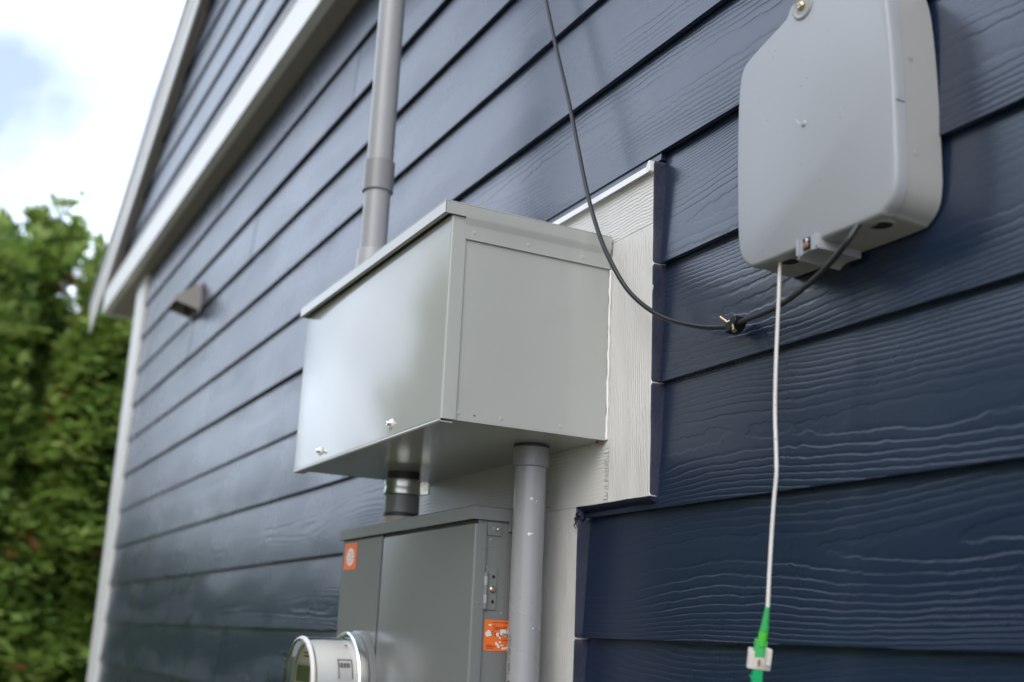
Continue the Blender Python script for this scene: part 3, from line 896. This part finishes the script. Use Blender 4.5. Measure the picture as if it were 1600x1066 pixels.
# rating label wrapped on the body side
def onmeter(a, d, r): return Vector((CX + r * math.cos(a), PYF - 0.006 - d, CZ + r * math.sin(a)))
for r_, mat_, nm, (a0, a1, d0, d1) in ((0.0780, 'label_white', 'rating_label', (8, 38, 0.034, 0.066)), (0.0783, 'ink', 'label_border', (34.2, 35.6, 0.037, 0.063)), (0.0783, 'ink', 'label_border', (10, 35.6, 0.0615, 0.063)), (0.0783, 'ink', 'label_border', (10, 35.6, 0.037, 0.0385))):
    mb = MB()
    for i in range(8):
        b0, b1 = R_(a0 + (a1 - a0) * i / 8), R_(a0 + (a1 - a0) * (i + 1) / 8)
        mb.poly([onmeter(b0, d0, r_), onmeter(b1, d0, r_), onmeter(b1, d1, r_), onmeter(b0, d1, r_)])
    mb.build(nm, mat_, mt)
mb = MB()
for i in range(11):
    d0 = 0.0405 + i * 0.0019
    w_ = 0.0007 + 0.0005 * (i % 3)
    a0, a1 = R_(24), R_(30.5)
    mb.poly([onmeter(a0, d0, 0.0784), onmeter(a1, d0, 0.0784), onmeter(a1, d0 + w_, 0.0784), onmeter(a0, d0 + w_, 0.0784)])
mb.build('bar_marks', 'ink', mt)
dimple(onmeter(R_(57), 0.043, 0.0826), (math.cos(R_(57)), 0, math.sin(R_(57))), 0.0022, 0.0008, 'dirt_speck', 'ink', mt)

# ------------------------------------------------------------------ fibre enclosure
XC = 0.398
half = [(0.0, 0.0815), (0.095, 0.0815), (0.112, 0.0855), (0.124, 0.0965), (0.1305, 0.115), (0.1325, 0.150), (0.1325, 0.235), (0.1300, 0.300), (0.1255, 0.338), (0.1170, 0.356), (0.095, 0.366), (0.060, 0.3765), (0.040, 0.383), (0.0335, 0.3865), (0.0280, 0.395), (0.0200, 0.3995), (0.010, 0.4010), (0.0, 0.4012)]
def outline(k=1.0, dz=0.0):
    sm = catmull([(x, 0, z) for x, z in half], 5)
    r = [(p_.x, p_.z) for p_ in sm]
    r = [(max(0.0, a), b) for a, b in r]
    r[0] = (0.0, r[0][1]); r[-1] = (0.0, r[-1][1])
    pts = r + [(-a, b) for a, b in r[-2:0:-1]]
    cz = 0.235
    return [(XC + a * k, cz + (b - cz) * k + dz) for a, b in pts]
def loft(name, mat, parent, layers, deg=30):
    mb = MB(); rings = []
    for k, y_ in layers:
        rings.append([mb.bm.verts.new((x, y_, z)) for x, z in outline(k)])
    n = len(rings[0])
    for A, B in zip(rings, rings[1:]):
        for i in range(n):
            j = (i + 1) % n
            mb.bm.faces.new((A[i], A[j], B[j], B[i]))
    mb.bm.faces.new(rings[0]); mb.bm.faces.new(rings[-1][::-1])
    return autosmooth(mb.build(name, mat, parent), deg)
nid = thing('fibre_enclosure', 'pale grey plastic fibre enclosure with rounded corners mounted on the siding', 'enclosure', (XC, 0.0, 0.0815))
loft('base_tray', 'nid_base', nid, [(0.96, 0.0055), (1.0, 0.003), (0.999, -0.010), (0.984, -0.0448)])
cv = loft('front_cover', 'nid', nid, [(0.978, -0.0450), (0.992, -0.0452), (0.992, -0.0555), (0.987, -0.0590), (0.978, -0.0612), (0.966, -0.0620)], 40)
dimple((0.391, -0.0620, 0.2320), (0, -1, 0), 0.0042, 0.0020, 'moulding_nub', 'nid', cv)
lathe('screw_recess', 'nid_base', cv, [(0.0175, 0.0006), (0.0150, 0.0022), (0.0120, 0.0004), (0.0, 0.0004)], (XC - 0.004, -0.0620, 0.3840), (0, -1, 0), 32)
sh = lathe('cover_screw', 'brass', cv, [(0, 0.0046), (0.0036, 0.0044), (0.0055, 0.0028), (0.0057, 0.0006)], (XC - 0.006, -0.0622, 0.3850), (0, -1, 0), 20)
box('screw_slot', 'ink', sh, XC - 0.0092, XC - 0.0028, -0.0669, -0.0666, 0.3844, 0.3856)
# scuff and dirt
rg = random.Random(3)
mb = MB()
mb.poly([(0.381 + 0.0062 * math.cos(a) * 0.5 - 0.6 * 0.004 * math.sin(a), -0.06225, 0.2385 + 0.004 * math.sin(a) - 0.003 * math.cos(a)) for a in [2 * math.pi * i / 10 for i in range(10)]])
mb.build('scuff', 'beige', cv)
for i in range(14):
    x_, z_ = XC + rg.uniform(-0.10, 0.09), rg.uniform(0.11, 0.35)
    dimple((x_, -0.0620, z_), (0, -1, 0), rg.uniform(0.0006, 0.0014), 0.0003, 'dirt_speck', 'vent', cv)
# right-hand hinge notch in the cover edge
box('cover_clip', 'nid', cv, XC + 0.1265, XC + 0.1318, -0.0570, -0.0455, 0.2085, 0.2215, bevel=0.0007)
box('clip_gap', 'hole', cv, XC + 0.1270, XC + 0.1320, -0.0585, -0.0470, 0.2050, 0.2062)
box('cover_clip', 'nid', cv, XC - 0.1345, XC - 0.1265, -0.0570, -0.0455, 0.205, 0.219, bevel=0.0007)
for y_, z_ in ((-0.034, 0.262), (-0.034, 0.150)):
    dimple((XC + 0.1310, y_, z_), (1, 0, 0), 0.0040, 0.0004, 'ejector_mark', 'nid_base', nid)
# underside: latch block, ports
BZn = 0.0832
lt = MB()
lt.prism([(-0.0185, BZn - 0.0165), (-0.0145, BZn - 0.0130), (-0.008, BZn - 0.0108), (0.0, BZn - 0.0100), (0.010, BZn - 0.0108), (0.0165, BZn - 0.0112), (0.0165, BZn + 0.006), (-0.0185, BZn + 0.006)], -0.0655, -0.0020, lambda u, v, t: (XC - 0.0005 + u, t, v))
la = lt.build('latch_block', 'nid', nid, bevel=0.0008)
for c0, c1, c2 in ((0.0120, 0.0155, 0.0085), (-0.0190, -0.0155, 0.0120)):
    box('latch_cheek', 'nid', la, XC + c0, XC + c1, -0.0675, -0.0656, BZn - c2, BZn + 0.0075, bevel=0.0005)
box('latch_slot', 'hole', la, XC - 0.0085, XC + 0.0035, -0.0662, -0.0657, BZn - 0.0085, BZn + 0.0060)
ls = lathe('latch_screw', 'rust', la, [(0, 0.0030), (0.0028, 0.0026), (0.0040, 0.0010), (0.0041, 0)], (XC - 0.0030, -0.0664, BZn - 0.0030), (0, -1, 0), 16)
dimple((XC - 0.0020, -0.0664, BZn + 0.0030), (0, -1, 0), 0.0022, 0.0014, 'grit', 'label_white', la)
for xp, rp in ((XC - 0.0620, 0.0120), (XC + 0.0850, 0.0125)):
    yp = -0.0400
    pt = lathe('cable_port', 'nid_base', nid, [(rp * 1.26, -0.0005), (rp * 1.22, 0.0012), (rp * 1.06, 0.0018), (rp, 0.0012), (rp * 0.98, -0.006)], (xp, yp, BZn), (0, 0, -1), 36)
    lathe('port_shade_disc', 'hole', pt, [(0, 0.0006), (rp * 0.97, 0.0006), (rp * 0.99, 0.0002)], (xp, yp, BZn), (0, 0, -1), 32)  # black disc standing in for the shade inside the open port

# ------------------------------------------------------------------ cables
def px(u, v, y_):
    """point at depth y_ on the wall side, for a sighting of the cable run"""
    d = RM @ Vector(((u - 800) / 1804.86, -(v - 533) / 1804.86, -1.0))
    return CAM + d * ((y_ - CAM.y) / d.y)
run = [(-0.395, -0.030, 1.00), (-0.3575, -0.032, 0.885)] + [tuple(px(u, v, y_)) for u, v, y_ in ((853, 0, -0.035), (868, 70, -0.040), (890, 165, -0.047), (915, 290, -0.055), (934, 360, -0.060), (955, 410, -0.060), (985, 458, -0.050))]
P_ = [tuple(px(u, v, y_)) for u, v, y_ in ((1030, 493, -0.036), (1085, 509, -0.023), (1132, 511, -0.016), (1160, 502, -0.018), (1213, 480, -0.030), (1262, 445, -0.050), (1298, 410, -0.066), (1322, 380, -0.068), (1340, 353, -0.059))]
end = (XC + 0.073, -0.052, BZn + 0.006)
bc = autosmooth(MB().tube(catmull(run + P_ + [end], 8), 0.0034, 14).build('coaxial_cable', 'cable'), 80)
tag(bc, 'black cable looping down across the siding and up into the fibre enclosure', 'cable')

# clip with its two nails
ck = Vector(px(1147, 507, -0.016))
clip = thing('cable_clip', 'small black cable clip with loose brass nail holding the black cable', 'cable clip', (ck.x, 0.0, ck.z))
mb = MB()
ca = R_(22)
def cl3(u, v, w): return ck + Vector((u * math.cos(ca) - v * math.sin(ca), w, u * math.sin(ca) * 0.75 + v * math.cos(ca)))
mb.prism([(-0.0135, -0.0075), (-0.004, -0.0085), (0.006, -0.0065), (0.0125, -0.001), (0.0135, 0.0055), (0.008, 0.0062), (-0.002, 0.0050), (-0.0105, 0.0035)], -0.007, 0.012, lambda u, v, t: tuple(cl3(u, v, t)))
mb.build('clip_body', 'cable', clip, bevel=0.0012)
mb = MB()
mb.tube([cl3(-0.006, 0.006, -0.004), cl3(-0.0105, 0.0165, -0.010)], [0.0021, 0.0013], 10)
mb.build('nail_tip', 'brass', clip)
mb = MB()
a_, b_ = cl3(0.004, -0.004, -0.006), cl3(0.0075, -0.0150, -0.010)
mb.tube([a_, b_], 0.0015, 10)
mb.tube([b_, b_ + (b_ - a_).normalized() * 0.0018], 0.0031, 12)
mb.build('nail_head', 'brass', clip)
dimple(cl3(-0.001, 0.0045, -0.0062), (0.2, -1, 0.3), 0.0018, 0.0012, 'glint_pin', 'steel', clip)

# white fibre drop with green connector
wp = [(1219, 398), (1218, 430), (1216.5, 470), (1213.5, 540), (1211.5, 600), (1211, 650), (1212.5, 700), (1213, 740), (1209.5, 780), (1206, 830), (1203, 880), (1201, 920), (1199.5, 950)]
yy = -0.0470
W3 = [px(u, v, yy - 0.003 * i / 12) for i, (u, v) in enumerate(wp)]
W3 = [Vector((W3[0].x, yy, BZn + 0.004))] + W3[1:]
fd = thing('fibre_cable', 'thin white fibre cable hanging from the enclosure to a green connector', 'cable', tuple(W3[-1]))
autosmooth(MB().tube(catmull(W3, 6), 0.00225, 12).build('jacket', 'wcable', fd), 80)
yq = yy - 0.003
A0, A1, A2, A3, A4 = px(1199.5, 948, yq), px(1194, 986, yq), px(1190, 1006, yq), px(1186, 1030, yq), px(1181.5, 1066, yq)
ax = (A1 - A0).normalized()
L = (A1 - A0).length
prof = [(0.0024, 0.0)]
nr = 11
for i in range(nr):
    r_ = 0.0026 + 0.0026 * i / nr
    d0 = L * i / nr
    prof += [(r_, d0 + L / nr * 0.15), (r_, d0 + L / nr * 0.7), (r_ - 0.0005, d0 + L / nr * 0.75), (r_ - 0.0005, d0 + L / nr * 0.98)]
prof += [(0.0054, L), (0, L)]
autosmooth(MB().lathe(prof, A0, ax, 20).build('strain_boot', 'green', fd), 40)
lathe('ferrule', 'green_bright', fd, [(0, 0), (0.0050, 0), (0.0053, 0.002), (0.0053, (A2 - A1).length + 0.002), (0, (A2 - A1).length + 0.002)], A1, (A2 - A1), 24)
side_v = Vector((0.46, 0.886, 0.0)).normalized()
def obox(name, mat, parent, c0, c1, w, d, bev):
    a = (c1 - c0).normalized()
    s1 = (side_v - a * side_v.dot(a)).normalized(); s2 = a.cross(s1)
    mb = MB()
    mb.prism([(-w, -d), (w, -d), (w, d), (-w, d)], 0, (c1 - c0).length, lambda u, v, t: tuple(c0 + s1 * u + s2 * v + a * t))
    return mb.build(name, mat, parent, bevel=bev)
obox('connector_body', 'green', fd, px(1189.5, 1000, yq), px(1185.5, 1030, yq), 0.0066, 0.0048, 0.0006)
ad = obox('adapter', 'beige', fd, px(1187.5, 1018, yq), px(1184.5, 1046, yq), 0.0128, 0.0042, 0.001)
obox('adapter_wing', 'beige', ad, px(1174, 1012, yq), px(1172, 1040, yq), 0.0028, 0.0060, 0.0012)
obox('adapter_wing', 'beige', ad, px(1202, 1014, yq), px(1199, 1040, yq), 0.0028, 0.0060, 0.0012)
obox('adapter_slot', 'rust', ad, px(1186.5, 1031, yq - 0.0048), px(1185.5, 1040, yq - 0.0048), 0.0010, 0.0010, 0)
obox('dust_plug', 'green_deep', fd, px(1183.5, 1044, yq), px(1179.5, 1092, yq), 0.0056, 0.0046, 0.0006)
obox('plug_collar', 'green_deep', fd, px(1181.8, 1057, yq), px(1181.0, 1061, yq), 0.0066, 0.0056, 0.0006)

# ------------------------------------------------------------------ conifers
def crown_mesh(name, H, Rb, n, seed, base=0.25, spray=0.16, power=0.8, brown=0.05, leader=1.0):
    """drooping boughs, each carrying flat sprays; gaps stay open between boughs"""
    r = np.random.default_rng(seed)
    per = 30
    nb = max(1, n // per)
    hb = base + (H - base) * (r.random(nb) ** 0.92)
    tb = (hb - base) / (H - base)
    ab = r.random(nb) * 2 * np.pi
    Lb = Rb * np.clip((1 - tb) ** power, 0.05, 1) * r.uniform(0.70, 1.18, nb) * (0.92 + 0.16 * np.sin(ab * 4 + hb * 3))
    rise = r.uniform(-0.10, 0.35, nb) + 0.55 * np.clip(tb - 0.6, 0, 1)
    shoot = (tb > 0.72) & (r.random(nb) < 0.16)
    rise = np.where(shoot, r.uniform(1.0, 2.2, nb), rise)
    Lb = np.where(shoot, np.maximum(Lb, 0.35), Lb)
    bt = r.random(nb)
    u = 1 - 0.72 * r.random((nb, per)) ** 1.4                    # position along the bough
    lat = r.normal(0, 0.085, (nb, per)) * (0.5 + 0.9 * (1 - u)) * (1 + Lb[:, None])
    ver = r.normal(0, 0.035, (nb, per))
    ca, sa = np.cos(ab)[:, None], np.sin(ab)[:, None]
    rad = u * Lb[:, None]
    zz = hb[:, None] + rise[:, None] * rad - 0.38 * rad * u ** 2 + ver
    c = np.stack([rad * ca - lat * sa, rad * sa + lat * ca, zz], 2).reshape(-1, 3)
    n = nb * per
    ang = np.repeat(ab, per); h = c[:, 2]; t = np.repeat(tb, per); q = u.reshape(-1); bough = np.repeat(bt, per)
    out = np.stack([np.cos(ang), np.sin(ang), 0 * ang], 1)
    sidev = np.stack([-np.sin(ang), np.cos(ang), 0 * ang], 1)
    d = out * r.uniform(0.5, 1.1, n)[:, None] + sidev * r.normal(0, 0.55, n)[:, None] + np.array([0, 0, 1.0]) * (r.normal(-0.12, 0.25, n) + 0.8 * (t > 0.85))[:, None]
    d /= np.linalg.norm(d, axis=1)[:, None]
    s = np.cross(d, np.array([0, 0, 1.0]) + r.normal(0, 0.45, (n, 3))); s /= np.linalg.norm(s, axis=1)[:, None]
    ln = spray * r.uniform(0.55, 1.3, n)[:, None]
    wd_ = ln * 0.26
    nrm = np.cross(d, s)
    # spray: fan of three blades
    V = []; F = []
    tips = []
    for k, (fa, fl_) in enumerate(((0.0, 1.0), (0.75, 0.72), (-0.75, 0.72))):
        dd = d * math.cos(fa) + s * math.sin(fa)
        sd = s * math.cos(fa) - d * math.sin(fa)
        a = c + d * ln * 0.12 * (k > 0)
        b1 = a + dd * ln * fl_ * 0.5 + sd * wd_ * 0.5 + nrm * ln * 0.04
        e = a + dd * ln * fl_ - nrm * ln * 0.10
        b2 = a + dd * ln * fl_ * 0.5 - sd * wd_ * 0.5 + nrm * ln * 0.04
        tips.append(np.stack([a, b1, e, b2], 1))
    Q = np.stack(tips, 1).reshape(-1, 3)          # n*3*4
    me = bpy.data.meshes.new(name)
    nq = n * 3
    me.vertices.add(nq * 4); me.vertices.foreach_set('co', Q.astype(np.float32).ravel())
    me.loops.add(nq * 4); me.loops.foreach_set('vertex_index', np.arange(nq * 4, dtype=np.int32))
    me.polygons.add(nq)
    me.polygons.foreach_set('loop_start', np.arange(0, nq * 4, 4, dtype=np.int32))
    tint = 0.10 + 0.46 * np.clip(q, 0, 1) ** 2 + 0.20 * bough * q + 0.12 * r.random(n) + 0.25 * np.clip(t - 0.55, 0, 1)  # crown tops tinted paler, putting the stronger sky light into the colour
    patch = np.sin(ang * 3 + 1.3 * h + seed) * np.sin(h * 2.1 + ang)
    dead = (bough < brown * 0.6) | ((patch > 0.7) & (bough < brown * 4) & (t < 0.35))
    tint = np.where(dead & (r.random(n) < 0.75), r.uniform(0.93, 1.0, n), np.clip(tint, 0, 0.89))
    at_ = me.attributes.new('tint', 'FLOAT', 'FACE')
    at_.data.foreach_set('value', np.repeat(tint, 3).astype(np.float32))
    me.update(); me.validate()
    return me
def trunk_mesh(H, r0, seed):
    rg = random.Random(seed)
    mb = MB()
    pts = [Vector((rg.uniform(-0.03, 0.03), rg.uniform(-0.03, 0.03), H * i / 10)) for i in range(11)]
    pts[0] = Vector((0, 0, -0.1))
    mb.tube(catmull(pts, 3), [max(0.008, r0 * (1 - 0.95 * i / 30)) for i in range(31)], 9)
    for i in range(26):
        z_ = H * rg.uniform(0.12, 0.92); a = rg.uniform(0, 6.28)
        L_ = 0.28 * H * (1 - z_ / H) + 0.1
        p0 = Vector((0, 0, z_))
        mb.tube([p0, p0 + Vector((math.cos(a) * L_ * 0.6, math.sin(a) * L_ * 0.6, 0.10 * L_)), p0 + Vector((math.cos(a) * L_, math.sin(a) * L_, 0.0))], [0.03 * (1 - z_ / H) + 0.008, 0.014, 0.005], 6)
    return mb.mesh('trunk')
def conifer(loc, H, Rb, n, seed, label, group, spray=0.125, power=0.8, brown=0.05, crown=None, name='cedar_tree'):
    t = thing(name, label, 'tree', (loc[0], loc[1], GZ), group)
    cm = crown or crown_mesh('crown', H, Rb, n, seed, spray=spray, power=power, brown=brown)
    for nm, me, mt_ in (('trunk', trunk_mesh(H, 0.035 * H ** 0.8, seed), 'bark'), ('crown', cm, 'leaf')):
        o = bpy.data.objects.new(nm, me)
        col.objects.link(o)
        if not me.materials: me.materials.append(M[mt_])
        o.parent = t
    return t
HG = 'cedars of the hedge beyond the house corner'
c1 = conifer((-10.0, -0.20, GZ), 4.98, 1.20, 45000, 1, 'tallest hedge cedar with a pointed top left of the house corner', HG, power=1.15, brown=0.02)
conifer((-9.5, 0.62, GZ), 4.62, 1.20, 48000, 2, 'cedar with russet patches closest to the house corner', HG, power=0.42, brown=0.06)
conifer((-9.5, -0.62, GZ), 4.62, 0.75, 36000, 3, 'cedar at the left edge of the picture', HG, power=0.42, brown=0.02)
conifer((-11.6, 0.75, GZ), 5.05, 1.6, 26000, 5, 'cedar standing behind the hedge, showing between the pointed top and roof', HG, power=0.6, brown=0.02)
conifer((-11.6, 2.2, GZ), 5.0, 1.5, 16000, 4, 'cedar glimpsed behind the roof tail between eave and corner board', HG, power=0.35, brown=0.02)
rg = random.Random(77)
for i in range(9):
    x_, y_ = rg.uniform(-0.3, 0.3), rg.uniform(-0.55, 0.5)
    z_ = 4.45 + rg.uniform(-0.1, 0.35)
    q = [Vector((x_, y_, z_))]
    for k in range(5):
        q.append(q[-1] + Vector((rg.uniform(-0.05, 0.05), rg.uniform(-0.10, 0.10), rg.uniform(0.10, 0.2))))
    mb = MB(); mb.tube(catmull(q, 4), [0.008 * (1 - 0.9 * a / 20) for a in range(21)], 6)
    o = mb.build('bare_twig', 'bark'); o.parent = c1
# row across the side yard, seen only in the glossy paint
far = crown_mesh('crown', 5.6, 2.3, 11000, 8, spray=0.48, power=0.55, brown=0.03)
fc = np.empty(len(far.vertices) * 3, np.float32); far.vertices.foreach_get('co', fc); fc = fc.reshape(-1, 3)
ft = np.empty(len(far.polygons), np.float32); far.attributes['tint'].data.foreach_get('value', ft)
allv = []
spots = ((-31.0, -6.6), (-27.2, -7.2), (-23.6, -6.8), (-20.1, -7.3), (-16.8, -7.0), (-13.6, -7.6), (-10.6, -7.4), (-7.6, -8.2), (-4.7, -8.0), (-1.8, -8.4), (1.2, -8.8))
for i, (x_, y_) in enumerate(spots):
    k_ = 0.72 if x_ < -15 else (0.85 if x_ < -12 else (1.0 if x_ < -9 else 1.3))
    kx, ky = k_ * (1.7 if x_ < -12 else 1.0), k_ * (1.3 if x_ < -12 else 1.0)
    a_ = 1.1 * i
    v_ = np.stack([kx * (fc[:, 0] * math.cos(a_) - fc[:, 1] * math.sin(a_)) + x_, ky * (fc[:, 0] * math.sin(a_) + fc[:, 1] * math.cos(a_)) + y_, k_ * fc[:, 2] + GZ], 1)
    allv.append(v_)
V_ = np.concatenate(allv).astype(np.float32)
me = bpy.data.meshes.new('tree_row')
nq = len(V_) // 4
me.vertices.add(len(V_)); me.vertices.foreach_set('co', V_.ravel())
me.loops.add(len(V_)); me.loops.foreach_set('vertex_index', np.arange(len(V_), dtype=np.int32))
me.polygons.add(nq); me.polygons.foreach_set('loop_start', np.arange(0, len(V_), 4, dtype=np.int32))
at_ = me.attributes.new('tint', 'FLOAT', 'FACE'); at_.data.foreach_set('value', np.tile(ft, len(spots)))
me.update(); me.validate()
tr_ = link('tree_row', me, 'leaf')
tag(tr_, 'dark mass of conifers across the side yard, mirrored in the glossy paint', 'trees', kind='stuff')
